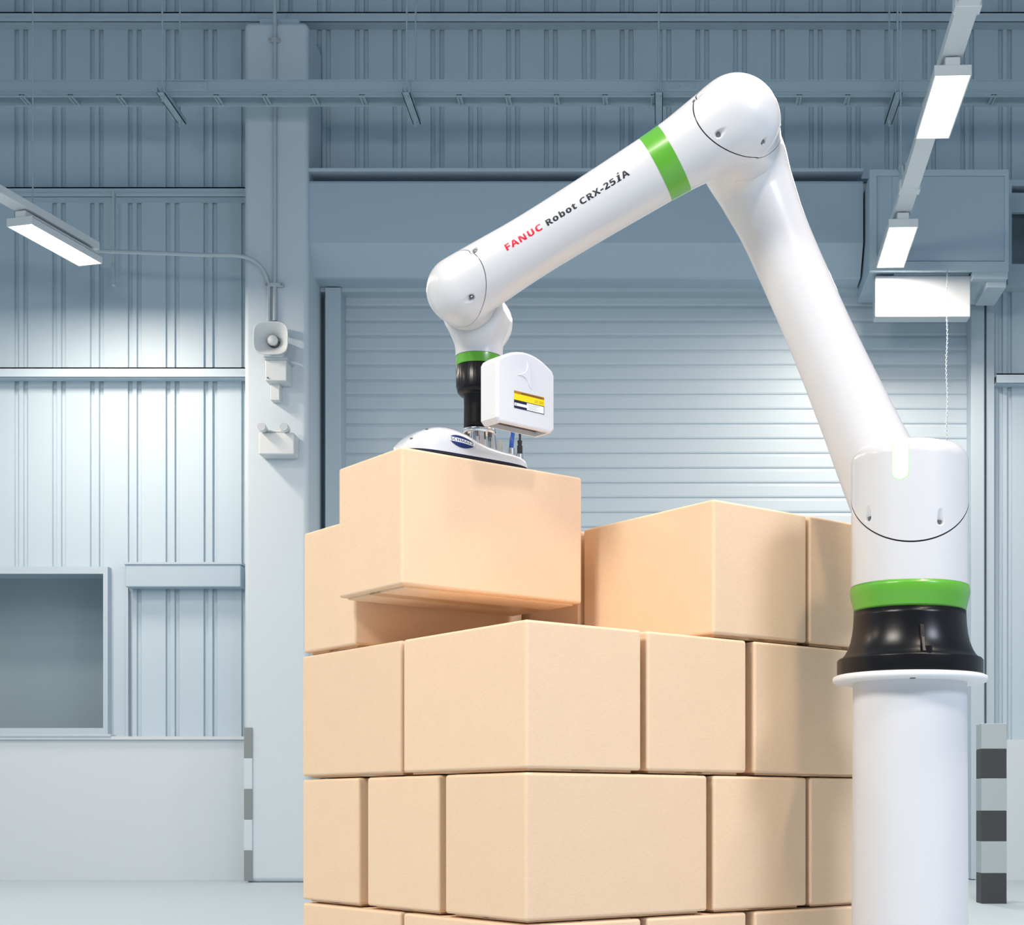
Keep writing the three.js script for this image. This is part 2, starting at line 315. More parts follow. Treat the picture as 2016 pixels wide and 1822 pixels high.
// conduits and devices on the column
{
  const dc = 13.78;
  single('vertical_conduit', [tube([at(541, -10, dc), at(541, 77, dc), at(541, 300, dc), at(541, 560, dc), at(541, 632, dc)], 0.018, 40, 8), cyl(at(541, -10, dc), V(at(541, -10, dc).x, CEIL, -dc), 0.018, 0.018, 8)], M.conduit, 'straight vertical conduit down the middle of the concrete column', 'conduit');
  single('bent_conduit', tube([at(186, 494, 13.75), at(240, 496, 13.7), at(300, 498, 13.68), at(400, 502, 13.68), at(470, 504, 13.7), at(497, 512, 13.72), at(517, 530, 13.74), at(528, 560, 13.77), at(529, 600, 13.78), at(529, 645, 13.78)], 0.019, 90, 8), M.conduit, 'conduit bending from the wall lamp down onto the concrete column', 'conduit');
  for (const [v, w, label] of [[77, 10, 'small pipe clamp near the head of the concrete column'], [560, 24, 'double pipe clamp above the horn speaker']]) {
    const c = thing('pipe_clamp', label, 'clamp');
    part('strap', pane(535 - w / 2, 535 + w / 2 + 10, v - 4, v + 4, 13.755, 0.04, 0.006), M.conduit, c);
    for (const u of [536 - w / 2, 542 + w / 2]) part('bolt', cyl(at(u, v, 13.76), at(u, v, 13.735), 0.012, 0.012, 8), M.screw, c);
  }
  const sp = thing('horn_speaker', 'pale horn loudspeaker with a rounded mouth on the column', 'loudspeaker', at(534, 667, 13.5));
  // lofted rounded-square rings: outside of the horn, lip, then the throat
  const ring = (w, h, z, e) => { const o = []; for (let i = 0; i < 40; i++) { const t = i / 40 * 2 * Math.PI, c = Math.cos(t), s = Math.sin(t); o.push([w * Math.sign(c) * Math.abs(c) ** e, h * Math.sign(s) * Math.abs(s) ** e, z]); } return o; };
  const loft = (rings) => { const p = [], id = []; rings.forEach(r => r.forEach(q => p.push(...q))); const n = rings[0].length; for (let r = 0; r + 1 < rings.length; r++) for (let i = 0; i < n; i++) { const a = r * n + i, b = r * n + (i + 1) % n; id.push(a, b, a + n, b, b + n, a + n); } const g = new THREE.BufferGeometry(); g.setAttribute('position', new THREE.Float32BufferAttribute(p, 3)); g.setIndex(id); g.computeVertexNormals(); return g; };
  part('horn', loft([ring(0.05, 0.05, -0.2, 1), ring(0.06, 0.055, -0.14, 0.95), ring(0.10, 0.09, -0.06, 0.8), ring(0.143, 0.135, 0.0, 0.6), ring(0.153, 0.146, 0.012, 0.55), ring(0.155, 0.148, 0.02, 0.55), ring(0.150, 0.143, 0.024, 0.55), ring(0.142, 0.134, 0.016, 0.58), ring(0.11, 0.10, -0.03, 0.75), ring(0.075, 0.072, -0.07, 0.95), ring(0.055, 0.055, -0.1, 1)]), M.fitting, sp);
  part('phase_plug', [new THREE.SphereGeometry(0.047, 24, 16).scale(1, 1, 0.8).translate(0, 0, -0.05), cyl(V(0, 0, -0.2), V(0, 0, -0.05), 0.035, 0.035)], M.fitting, sp);
  part('driver', cyl(V(0, 0, -0.29), V(0, 0, -0.17), 0.075, 0.06), M.fitting, sp);
  part('bracket', bx(-0.09, 0.09, -0.145, -0.11, -0.28, -0.05, 0.008), M.fitting, sp);
  part('cable_gland', bx(-0.02, 0.06, 0.13, 0.185, -0.28, -0.1, 0.006), M.fitting, sp);
  const jb = thing('junction_box', 'small square box with a sloping lid under the horn speaker', 'box');
  part('box_body', pane(522, 564, 706, 750, 13.6, 0.2, 0.008), M.fitting, jb);
  part('lid', pane(520, 566, 703, 708, 13.57, 0.23, 0.005), M.conduit, jb);
  part('outlet', [pane(532, 550, 750, 788, 13.7, 0.1, 0.006)], M.fitting, jb);
  part('screw', [cyl(at(527, 744, 13.6), at(527, 744, 13.59), 0.008, 0.008, 8)], M.screw, jb);
  const el = thing('emergency_light', 'twin-headed emergency light box below the junction box', 'emergency light');
  part('light_body', pane(509, 579, 852, 895, 13.62, 0.18, 0.012), M.fitting, el);
  for (const u of [517, 561]) { const p = at(u, 843, 13.6); const hd = part('lamp_head', cyl(V(p.x, p.y, -13.68), V(p.x, p.y, -13.56), 0.03, 0.045), M.fitting, el); part('lens', cyl(V(p.x, p.y, -13.56), V(p.x, p.y, -13.55), 0.037, 0.037), M.panelWhite, hd); }
  part('lamp_bar', [cyl(at(517, 850, 13.66), at(561, 850, 13.66), 0.012, 0.012, 8)], M.fitting, el);
  single('drop_pipe', [pane(219, 225, 376, 562, 14.15, 0.05, 0.01)], M.conduit, 'short vertical strut hanging from the wall rail behind the bent conduit', 'strut');
}

// ---------------------------------------------------------------- lamps of the hall
const LAMP_Y = 5.42;
function stripLamp(c, turn, label, group) {       // c: centre of the glowing face; long side along local z
  const t = thing('strip_lamp', label, 'lamp', c, turn, group), L = 0.46;
  part('lamp_housing', [bx(-0.12, 0.12, 0.06, 0.075, -L, L), bx(-0.05, 0.05, 0.07, 0.13, -L, L, 0.01), bx(-0.12, -0.112, 0.005, 0.07, -L, L), bx(0.112, 0.12, 0.005, 0.07, -L, L), bx(-0.12, 0.12, 0.005, 0.07, -L - 0.008, -L), bx(-0.12, 0.12, 0.005, 0.07, L, L + 0.008)], M.lampBody, t);
  part('lamp_diffuser', bx(-0.108, 0.108, 0.008, 0.055, -L + 0.005, L - 0.005), M.lampGlow, t);
  const l = new THREE.RectAreaLight(STRIP_COLOR, STRIP_NITS, 0.2, 2 * L); l.position.set(0, 0.002, 0); l.rotation.x = -Math.PI / 2; l.castShadow = true; t.add(l);
  return t;
}
{
  const rowR = [at(1765, 490, F * (LAMP_Y - EYE) / (CY - 490)), at(1855, 215, F * (LAMP_Y - EYE) / (CY - 215))];
  const dirR = rowR[1].clone().sub(rowR[0]).normalize(), turnR = Math.atan2(dirR.x, dirR.z);
  const lab = ['glowing strip lamp over the white hanging panel', 'glowing strip lamp halfway along the right lamp trunking in front of the wall'];
  for (let k = 0; k < 6; k++) stripLamp(rowR[0].clone().addScaledVector(dirR, k * rowR[0].distanceTo(rowR[1])), turnR, lab[k] ?? 'strip lamp further along the trunking, nearer the hall front', 'strip lamps on the trunkings');
  const tr = (name, a, dir, n, label) => {
    const t = thing(name, label, 'trunking', a.clone().add(V(0, 0.14, 0)), Math.atan2(dir.x, dir.z));
    for (let k = 0; k < n; k++) part('trunking_section', [bx(-0.07, 0.07, 0, 0.07, k * 1.37 - 0.5, k * 1.37 + 0.855, 0.006)], M.lampBody, t);
    for (let k = 0; k < n; k++) part('joint_sleeve', [bx(-0.082, 0.082, -0.008, 0.078, k * 1.37 + 0.80, k * 1.37 + 0.9, 0.004)], M.lampBody, t);
    for (let k = 0; k < n; k += 2) part('suspension_wire', [cyl(V(0, 0.06, k * 1.37 + 0.3), V(0, CEIL - a.y - 0.16, k * 1.37 + 0.3), 0.006, 0.006, 6)], M.tray, t);
    return t;
  };
  tr('lamp_trunking', rowR[0], dirR, 10, 'white lamp trunking running in from the motor cabinet side');
  const pa = at(36, 444, F * (LAMP_Y - EYE) / (CY - 444)), pb = at(180, 524, F * (LAMP_Y - EYE) / (CY - 524));
  const dirL = pa.clone().sub(pb).normalize(), turnL = Math.atan2(dirL.x, dirL.z), mid = pa.clone().add(pb).multiplyScalar(0.5);
  stripLamp(mid, turnL, 'glowing strip lamp at the end of the bent conduit', 'strip lamps on the trunkings');
  for (let k = 1; k < 5; k++) stripLamp(mid.clone().addScaledVector(dirL, k * 2.7), turnL, 'strip lamp further along the trunking, nearer the hall front', 'strip lamps on the trunkings');
  tr('lamp_trunking', mid, dirL, 9, 'white lamp trunking ending beside the bent conduit');
  single('lamp_end_box', pane(168, 188, 484, 504, 13.75, 0.1, 0.01), M.lampBody, 'small square connection box where the bent conduit meets the lamp', 'box');
}
// two flood lamps out of the frame light the stack and the robot
function flood(pos, target, w, h, kind, glow, label) {
  const t = thing('flood_lamp', label, 'lamp', pos); t.lookAt(target);     // local +z points to the target
  part('lamp_housing', [bx(-w / 2 - 0.03, w / 2 + 0.03, -h / 2 - 0.03, h / 2 + 0.03, -0.14, -0.03, 0.02), bx(-w / 2 - 0.03, -w / 2, -h / 2 - 0.03, h / 2 + 0.03, -0.04, 0.01), bx(w / 2, w / 2 + 0.03, -h / 2 - 0.03, h / 2 + 0.03, -0.04, 0.01)], M.lampBody, t);
  part('lamp_diffuser', bx(-w / 2, w / 2, -h / 2, h / 2, -0.03, -0.004), glow, t);
  const l = new THREE.RectAreaLight(kind.color, kind.nits, w, h); l.rotation.y = Math.PI; l.castShadow = true; t.add(l);
  part('suspension_rod', [cyl(V(0, 0, -0.12), t.worldToLocal(V(pos.x, CEIL - 0.03, pos.z)), 0.015, 0.015, 8)], M.tray, t);
}
flood(V(-3.2, 5.0, 0.4), V(-0.2, 1.2, -3.3), 2.0, 1.2, FLOOD_WARM, M.floodGlowWarm, 'large soft flood lamp hung left of the camera');
flood(V(3.4, 3.9, 0.3), V(0.3, 1.2, -3.4), 1.2, 0.9, FLOOD_COOL, M.floodGlowCool, 'large cool flood lamp hung right of the camera');

// ---------------------------------------------------------------- the stack of cartons
const Ldir = V(-0.6395, 0, -0.7688), Rdir = V(0.7688, 0, -0.6395), CORNER = V(-0.2712, 0, -3.064);
const STACK_TURN = Math.atan2(0.6395, 0.7688);     // local x runs along Rdir
const inStack = (r, l, y) => CORNER.clone().addScaledVector(Rdir, r).addScaledVector(Ldir, l).setY(y);
let cartonN = 0;
function carton_box(w, d, h, r0, l0, y, label, group, opt = {}) {    // w along Rdir, d along Ldir; (r0, l0) the corner nearest the stack's edge
  const k = cartonN++, j = (rnd() - 0.5) * (opt.exact ? 0 : 0.012);
  const c = inStack(r0 + w / 2, l0 + d / 2, y);
  const t = thing('cardboard_box', label, 'cardboard box', c, STACK_TURN + j, group);
  const mat = carton[k % 4], W = w / 2, D = d / 2, f = 0.005;
  // sides with slightly bulging faces
  const g = new RoundedBoxGeometry(w, h - f, d, 6, 0.007), p = g.attributes.position;
  for (let i = 0; i < p.count; i++) {
    const x = p.getX(i), yy = p.getY(i), z = p.getZ(i), q = (1 - (2 * yy / h) ** 2);
    if (Math.abs(x) > W - 0.008) p.setX(i, x + Math.sign(x) * 0.002 * q * (1 - (z / D) ** 2));
    if (Math.abs(z) > D - 0.008) p.setZ(i, z + Math.sign(z) * 0.002 * q * (1 - (x / W) ** 2));
  }
  g.translate(0, f + (h - f) / 2, 0);
  part('box_sides', g, mat, t);
  // bottom flaps meet under the box with a gap between them; a tape strip closes it and runs a little up both ends
  const along = w >= d, q = 0.016;
  const half = along ? [[-W + q, W - q, -D + q, -0.002], [-W + q, W - q, 0.002, D - q]] : [[-W + q, -0.002, -D + q, D - q], [0.002, W - q, -D + q, D - q]];
  for (const [x0, x1, z0, z1] of half) part('bottom_flap', bx(x0, x1, 0, f + 0.002, z0, z1, 0.0015), mat, t);
  for (const [x0, x1, z0, z1] of half) part('top_flap', bx(x0, x1, h - 0.004, h + 0.0012, z0, z1, 0.001), mat, t);
  const tw = 0.025, e = 0.0005;
  if (along) { part('tape', [bx(-W + q, W - q, -e + 0.0004, f, -tw, tw)], M.tape, t); }
  else { part('tape', [bx(-tw, tw, -e + 0.0004, f, -D + q, D - q)], M.tape, t); }
  return t;
}
const LAYER = [0.121, 0.430, 0.739, 1.048], H = 0.3055;
const G1 = 'cartons in the lowest layer', HID = 'cartons hidden inside the stack';
const hidden = 'plain tan cardboard carton hidden in the middle of the stack';
function patternA(y, names) {
  const s = [[0.300, 0.484, 0, 0], [0.300, 0.482, 0, 0.499], [0.292, 0.484, 0.316, 0.001], [0.292, 0.480, 0.316, 0.502], [0.478, 0.305, 0.631, -0.002], [0.478, 0.305, 0.631, 0.33], [0.478, 0.305, 0.631, 0.665]];
  s.forEach(([w, d, r, l], k) => carton_box(w, d, H, r, l, y, names[k] ?? hidden, names[k] ? undefined : HID));
}
function patternB(y, names, skip = []) {
  const s = [[0.489, 0.307, 0, 0], [0.484, 0.316, 0.002, 0.338], [0.484, 0.290, 0.001, 0.693], [0.294, 0.484, 0.508, 0.001], [0.294, 0.48, 0.508, 0.502], [0.297, 0.484, 0.811, 0], [0.297, 0.48, 0.811, 0.502]];
  s.forEach(([w, d, r, l], k) => { if (!skip.includes(k)) carton_box(w, d, H, r, l, y, names[k] ?? hidden, names[k] ? undefined : HID); });
}
patternA(LAYER[0], ['tan carton at the front corner of the lowest layer', 'tan carton at the far left end of the lowest layer', 'tan carton second along the right face of the lowest layer', null, 'tan carton in the lowest layer behind the robot pedestal']);
patternB(LAYER[1], ['tan carton at the front corner of the second layer, its long side facing right', 'narrow tan carton in the middle of the left face of the second layer', 'narrow tan carton at the far left end of the second layer', 'square-faced tan carton in the second layer next to the long corner carton', null, 'tan carton in the second layer half hidden by the robot pedestal']);
patternA(LAYER[2], ['tan carton at the front corner of the third layer, its long side facing left', 'tan carton at the far left end of the third layer', 'tan carton in the middle of the right face of the third layer', null, 'wide tan carton in the third layer beside the black robot base']);
patternB(LAYER[3], [null, null, null, 'tan carton of the top layer with a full corner showing beside the held carton', null, 'tan carton of the top layer behind the white robot base'], [0, 1, 2, 4]);
carton_box(0.484, 0.262, H, 0.002, 0.716, LAYER[3], 'tan carton of the top layer at the far left, partly behind the held carton');
carton_box(0.294, 0.48, H, 0.508, 0.502, LAYER[3], hidden, HID);
// the carton held by the gripper, just above its gap in the top layer
const HELD = V(-0.5708, 1.1525, -3.351), heldRL = [HELD.clone().sub(CORNER).dot(Rdir), HELD.clone().sub(CORNER).dot(Ldir)];
carton_box(0.497, 0.290, 0.309, heldRL[0], heldRL[1], 1.1525, 'tan carton held up under the vacuum gripper', undefined, { exact: true });
const HELD_TOP = 1.1525 + 0.309 + 0.0012;
{
  const c = inStack(0.555, 0.4925, 0), t = thing('wooden_pallet', 'wooden pallet under the stack of cartons', 'pallet', c, STACK_TURN);
  for (let k = 0; k < 7; k++) part('deck_board', bx(-0.6 + k * 0.1783, -0.6 + k * 0.1783 + 0.13, 0.1, 0.1205, -0.5, 0.5, 0.003), M.wood, t);
  for (const z of [-0.47, 0, 0.47]) part('bearer', bx(-0.6, 0.6, 0.0, 0.1, z - 0.03, z + 0.03, 0.003), M.wood, t);
}

// ---------------------------------------------------------------- signed-distance modelling for the robot's cast housings
function sdfMesh(sdf, lo, hi, cell) {             // surface nets, vertices pulled onto the surface, normals from the gradient
  const n = [0, 1, 2].map(k => Math.ceil((hi[k] - lo[k]) / cell) + 1), [nx, ny, nz] = n;
  const val = new Float32Array(nx * ny * nz), id = (i, j, k) => (k * ny + j) * nx + i;
  for (let k = 0; k < nz; k++) for (let j = 0; j < ny; j++) for (let i = 0; i < nx; i++) val[id(i, j, k)] = sdf(lo[0] + i * cell, lo[1] + j * cell, lo[2] + k * cell);
  const vert = new Int32Array(nx * ny * nz).fill(-1), pos = [], idx = [];
  const E = 0.0004, grad = (x, y, z) => { const a = sdf(x + E, y, z) - sdf(x - E, y, z), b = sdf(x, y + E, z) - sdf(x, y - E, z), c = sdf(x, y, z + E) - sdf(x, y, z - E), l = Math.hypot(a, b, c) || 1; return [a / l, b / l, c / l, l / (2 * E)]; };
  for (let k = 0; k + 1 < nz; k++) for (let j = 0; j + 1 < ny; j++) for (let i = 0; i + 1 < nx; i++) {
    let m = 0; const c = [];
    for (let q = 0; q < 8; q++) { const v = val[id(i + (q & 1), j + (q >> 1 & 1), k + (q >> 2))]; c.push(v); if (v < 0) m |= 1 << q; }
    if (m === 0 || m === 255) continue;
    let x = 0, y = 0, z = 0, s = 0;
    for (const [a, b] of EDGES) if ((c[a] < 0) !== (c[b] < 0)) { const t = c[a] / (c[a] - c[b]); x += (a & 1) + t * ((b & 1) - (a & 1)); y += (a >> 1 & 1) + t * ((b >> 1 & 1) - (a >> 1 & 1)); z += (a >> 2) + t * ((b >> 2) - (a >> 2)); s++; }
    let X = lo[0] + (i + x / s) * cell, Y = lo[1] + (j + y / s) * cell, Z = lo[2] + (k + z / s) * cell;
    for (let r = 0; r < 2; r++) { const g = grad(X, Y, Z), d = Math.max(-cell, Math.min(cell, sdf(X, Y, Z) / Math.max(g[3], 0.3))); X -= g[0] * d; Y -= g[1] * d; Z -= g[2] * d; }
    vert[id(i, j, k)] = pos.length / 3; pos.push(X, Y, Z);
  }
  const quad = (a, b, c, d, flip) => { if (a < 0 || b < 0 || c < 0 || d < 0) return; flip ? idx.push(a, c, b, a, d, c) : idx.push(a, b, c, a, c, d); };
  for (let k = 1; k + 1 < nz; k++) for (let j = 1; j + 1 < ny; j++) for (let i = 1; i + 1 < nx; i++) {
    const s = val[id(i, j, k)] < 0;
    if (s !== val[id(i + 1, j, k)] < 0) quad(vert[id(i, j - 1, k - 1)], vert[id(i, j, k - 1)], vert[id(i, j, k)], vert[id(i, j - 1, k)], !s);
    if (s !== val[id(i, j + 1, k)] < 0) quad(vert[id(i - 1, j, k - 1)], vert[id(i - 1, j, k)], vert[id(i, j, k)], vert[id(i, j, k - 1)], !s);
    if (s !== val[id(i, j, k + 1)] < 0) quad(vert[id(i - 1, j - 1, k)], vert[id(i, j - 1, k)], vert[id(i, j, k)], vert[id(i - 1, j, k)], !s);
  }
  const nor = new Float32Array(pos.length);
  for (let v = 0; v < pos.length; v += 3) { const g = grad(pos[v], pos[v + 1], pos[v + 2]); nor[v] = g[0]; nor[v + 1] = g[1]; nor[v + 2] = g[2]; }
  return { pos: new Float32Array(pos), nor, idx };
}
const EDGES = []; for (let a = 0; a < 8; a++) for (const b of [1, 2, 4]) if (!(a & b)) EDGES.push([a, a | b]);
function clip(m, n, c) {                          // keep the side where n . p >= c
  const pos = [], nor = [], idx = [], map = new Map(), cut = new Map(), D = new Float32Array(m.pos.length / 3);
  for (let i = 0; i < D.length; i++) D[i] = m.pos[3 * i] * n.x + m.pos[3 * i + 1] * n.y + m.pos[3 * i + 2] * n.z - c;
  const keep = (i) => { if (!map.has(i)) { map.set(i, pos.length / 3); pos.push(m.pos[3 * i], m.pos[3 * i + 1], m.pos[3 * i + 2]); nor.push(m.nor[3 * i], m.nor[3 * i + 1], m.nor[3 * i + 2]); } return map.get(i); };
  const mid = (i, j) => { const key = i < j ? i * 1e7 + j : j * 1e7 + i; if (!cut.has(key)) { const t = D[i] / (D[i] - D[j]); cut.set(key, pos.length / 3); for (let k = 0; k < 3; k++) { pos.push(m.pos[3 * i + k] + t * (m.pos[3 * j + k] - m.pos[3 * i + k])); nor.push(m.nor[3 * i + k] + t * (m.nor[3 * j + k] - m.nor[3 * i + k])); } } return cut.get(key); };
  for (let t = 0; t < m.idx.length; t += 3) {
    const poly = [];
    for (let e = 0; e < 3; e++) { const i = m.idx[t + e], j = m.idx[t + (e + 1) % 3]; if (D[i] >= 0) poly.push(keep(i)); if ((D[i] >= 0) !== (D[j] >= 0)) poly.push(mid(i, j)); }
    for (let e = 1; e + 1 < poly.length; e++) idx.push(poly[0], poly[e], poly[e + 1]);
  }
  return { pos: new Float32Array(pos), nor: new Float32Array(nor), idx };
}
function toGeo(m) { const g = new THREE.BufferGeometry(); g.setAttribute('position', new THREE.BufferAttribute(m.pos, 3)); g.setAttribute('normal', new THREE.BufferAttribute(m.nor, 3)); g.setIndex(m.idx); return g; }
const shrink = (m, d) => ({ pos: m.pos.map((v, i) => v - d * m.nor[i]), nor: m.nor, idx: m.idx });
const smin = (a, b, k) => { const h = Math.max(k - Math.abs(a - b), 0) / k; return Math.min(a, b) - h * h * k * 0.25; };
const smax = (a, b, k) => -smin(-a, -b, k);
function project(sdf, p, off) { let { x, y, z } = p; const E = 0.0005; let g; for (let r = 0; r < 12; r++) { const a = sdf(x + E, y, z) - sdf(x - E, y, z), b = sdf(x, y + E, z) - sdf(x, y - E, z), c = sdf(x, y, z + E) - sdf(x, y, z - E), l = Math.hypot(a, b, c) || 1, d = sdf(x, y, z) / Math.max(l / (2 * E), 0.4); g = [a / l, b / l, c / l]; x -= g[0] * d; y -= g[1] * d; z -= g[2] * d; } return { p: V(x + g[0] * off, y + g[1] * off, z + g[2] * off), n: V(...g) }; }
function patch(nu, nv, fn) {                      // fn(u, v) -> {p, n}; u to the right, v upwards
  const pos = [], nor = [], uv = [], idx = [];
  for (let j = 0; j <= nv; j++) for (let i = 0; i <= nu; i++) { const q = fn(i / nu, j / nv); pos.push(q.p.x, q.p.y, q.p.z); nor.push(q.n.x, q.n.y, q.n.z); uv.push(i / nu, j / nv); if (i < nu && j < nv) { const a = j * (nu + 1) + i; idx.push(a, a + 1, a + nu + 2, a, a + nu + 2, a + nu + 1); } }
  const g = new THREE.BufferGeometry(); g.setAttribute('position', new THREE.Float32BufferAttribute(pos, 3)); g.setAttribute('normal', new THREE.Float32BufferAttribute(nor, 3)); g.setAttribute('uv', new THREE.Float32BufferAttribute(uv, 2)); g.setIndex(idx); return g;
}

// ---------------------------------------------------------------- pedestal
const BASE = V(0.5412, 0, -3.3), ROBOT_TURN = -Math.asin(0.12);
{
  const t = thing('robot_pedestal', 'tall white round pedestal under the robot arm', 'pedestal', BASE.clone());
  part('post', lathe([[0, 0], [0.1275, 0], [0.1265, 0.25], [0.1225, 0.934]]), M.pedestal, t);
  part('floor_plate', lathe([[0, 0], [0.185, 0], [0.185, 0.016], [0.181, 0.02], [0, 0.02]]), M.plate, t);
  part('top_plate', lathe([[0, 0.934], [0.160, 0.934], [0.1655, 0.9365], [0.1665, 0.9415], [0.1655, 0.9475], [0.160, 0.950], [0, 0.950]]), M.plate, t);
  for (const a of [-2.4, -0.12, 2.2]) part('bolt', cyl(V(Math.sin(a) * 0.146, 0.932, Math.cos(a) * 0.146), V(Math.sin(a) * 0.146, 0.936, Math.cos(a) * 0.146), 0.006, 0.006, 8), M.screw, t);
}
// ---------------------------------------------------------------- robot arm; local x right, y up, z towards the viewer
const robot = thing('industrial_robot', 'white jointed industrial robot arm with green rings', 'robot', BASE.clone().setY(0.950), ROBOT_TURN);
const RY = 0.950;                                  // parts are modelled at floor height, then lowered by this
const lower = (g) => g.translate(0, -RY, 0);
const WHITE = M.robot;
{
  // black flared base with bolt pockets, green ring above it
  const base = part('base_flange', lower(lathe([[0, 0.950], [0.154, 0.950], [0.157, 0.953], [0.157, 0.982], [0.154, 0.986], [0.147, 0.9885], [0.1405, 0.996], [0.1345, 1.006], [0.1285, 1.022], [0.1245, 1.040], [0.1222, 1.058], [0.1212, 1.075], [0.1208, 1.0885], [0.1, 1.0885]], 96)), M.black, robot);
  for (const a of [-2.1, 0.14, 2.5]) {
    // a narrow rib with a bolt in the pocket beside it
    const rib = extrude([[0.117, 1.050], [0.1265, 1.046], [0.135, 1.02], [0.1505, 0.99], [0.1505, 0.984], [0.117, 0.984]], 0.006, 0.0015).translate(0, 0, -0.003).rotateY(a - Math.PI / 2 + 0.02);
    part('rib', lower(rib), M.black, base);
    const c = a + 0.085, p = (y) => V(Math.sin(c) * 0.148, y - RY, Math.cos(c) * 0.148);
    part('bolt', [cyl(p(0.984), p(1.0), 0.0075, 0.0075, 14)], M.black, base);
  }
  part('base_ring', lower(lathe([[0.1, 1.0885], [0.1208, 1.0885], [0.1215, 1.094], [0.124, 1.106], [0.1275, 1.118], [0.129, 1.127], [0.1288, 1.136], [0.1275, 1.1425], [0.1, 1.1425]], 96)), M.green, robot);
}
// shoulder housing: upright cylinder with a rounded flat top, and the joint tube to the rear
const SH = { y0: 1.143, y1: 1.444, r: 0.1262, j: 1.312 };
const pocketS = [];
const shoulderBody = (x, y, z) => {
  const rr = 0.034, q = Math.hypot(x, z) - (SH.r - rr), h = Math.max(y - (SH.y1 - rr), 1.10 - y);
  const up = Math.min(Math.max(q, h), 0) + Math.hypot(Math.max(q, 0), Math.max(h, 0)) - rr;
  const c = Math.max(Math.hypot(x, y - SH.j) - 0.108, Math.abs(z + 0.05) - 0.062);
  return smin(up, c, 0.02);
};
const pockets = (list, sdf) => (x, y, z) => { let d = sdf(x, y, z); if (d > 0.02) return d; for (const [a, b, r] of list) { const dx = b.x - a.x, dy = b.y - a.y, dz = b.z - a.z, px = x - a.x, py = y - a.y, pz = z - a.z, t = Math.max(0, Math.min(1, (px * dx + py * dy + pz * dz) / (dx * dx + dy * dy + dz * dz))); const c = Math.hypot(px - t * dx, py - t * dy, pz - t * dz) - r; d = smax(d, -c, 0.002); } return d; };
const nSh = V(0, 1, 0.93).normalize(), cSh = V(0, 1.338, 0).dot(nSh);
function screwsFor(sdf, spots, slide, parent) {    // spots on the surface; each gets a slanted pocket and a screw in it
  const list = [], screws = [];
  for (const s of spots) { const q = project(sdf, s, 0); const a = q.p.clone().addScaledVector(q.n, 0.001), b = a.clone().addScaledVector(slide, 0.02).addScaledVector(q.n, 0.0045); list.push([a, b, 0.0078]); screws.push(cyl(q.p.clone().addScaledVector(slide, -0.003).addScaledVector(q.n, -0.0065), q.p.clone().addScaledVector(slide, 0.003).addScaledVector(q.n, -0.0035), 0.0048, 0.0042, 10)); }
  return [list, screws];
}
const A = (deg, y, r) => V(Math.sin(deg * Math.PI / 180) * r, y, Math.cos(deg * Math.PI / 180) * r);
{
  const [list, screws] = screwsFor(shoulderBody, [A(-46, 1.279, SH.r), A(28, 1.264, SH.r), A(88, 1.362, SH.r), A(-95, 1.365, SH.r)], V(0, 1, 0), robot);
  const sd = pockets(list, shoulderBody);
  const m = sdfMesh(sd, [-0.135, 1.138, -0.125], [0.135, 1.452, 0.135], 0.003);
  const m2 = clip(m, V(0, 1, 0), SH.y0);
  const body = part('shoulder_housing', lower(toGeo(clip(m2, nSh.clone().negate(), -cSh + 0.0012))), WHITE, robot);
  const cover = part('shoulder_cover', lower(toGeo(clip(m2, nSh, cSh + 0.0012))), WHITE, body);
  part('gasket', lower(toGeo(clip(clip(shrink(m2, 0.0035), nSh, cSh - 0.006), nSh.clone().negate(), -cSh - 0.006))), M.gasket, body);
  for (const s of screws) part('cover_screw', lower(s), M.screw, body);
  // status light: a glowing rounded bar let into the front, running over the top edge
  const a0 = -11.2, top = 1.432, end = 1.352, w = 0.0158;
  const g = patch(8, 18, (u, v) => { const y = end + (top - end) * v, hw = v < 0.2 ? w * Math.sqrt(Math.max(0, 1 - ((0.2 - v) / 0.2) ** 2)) : w; const c = A(a0, y, SH.r - 0.004), s = (u - 0.5) * 2 * hw; return project(shoulderBody, V(c.x + s * Math.cos(a0 * Math.PI / 180), c.y, c.z - s * Math.sin(a0 * Math.PI / 180)), 0.0006); });
  const g0 = patch(8, 18, (u, v) => { const y = end - 0.0025 + (top - end + 0.0025) * v, ww = w + 0.0022, hw = v < 0.22 ? ww * Math.sqrt(Math.max(0, 1 - ((0.22 - v) / 0.22) ** 2)) : ww; const c = A(a0, y, SH.r - 0.004), s = (u - 0.5) * 2 * hw; return project(shoulderBody, V(c.x + s * Math.cos(a0 * Math.PI / 180), c.y, c.z - s * Math.sin(a0 * Math.PI / 180)), 0.0003); });
  part('light_surround', lower(g0), M.ledRim, body).userData.label = 'pale green glowing rim of the status light';
  part('status_light', lower(g), M.led, body).userData.label = 'glowing white-green status light bar';
  const lp = A(a0, 1.39 - RY, SH.r + 0.03), pl = new THREE.PointLight(0xdcffd0, 0.0003); pl.position.copy(lp); pl.castShadow = true; robot.add(pl);
}
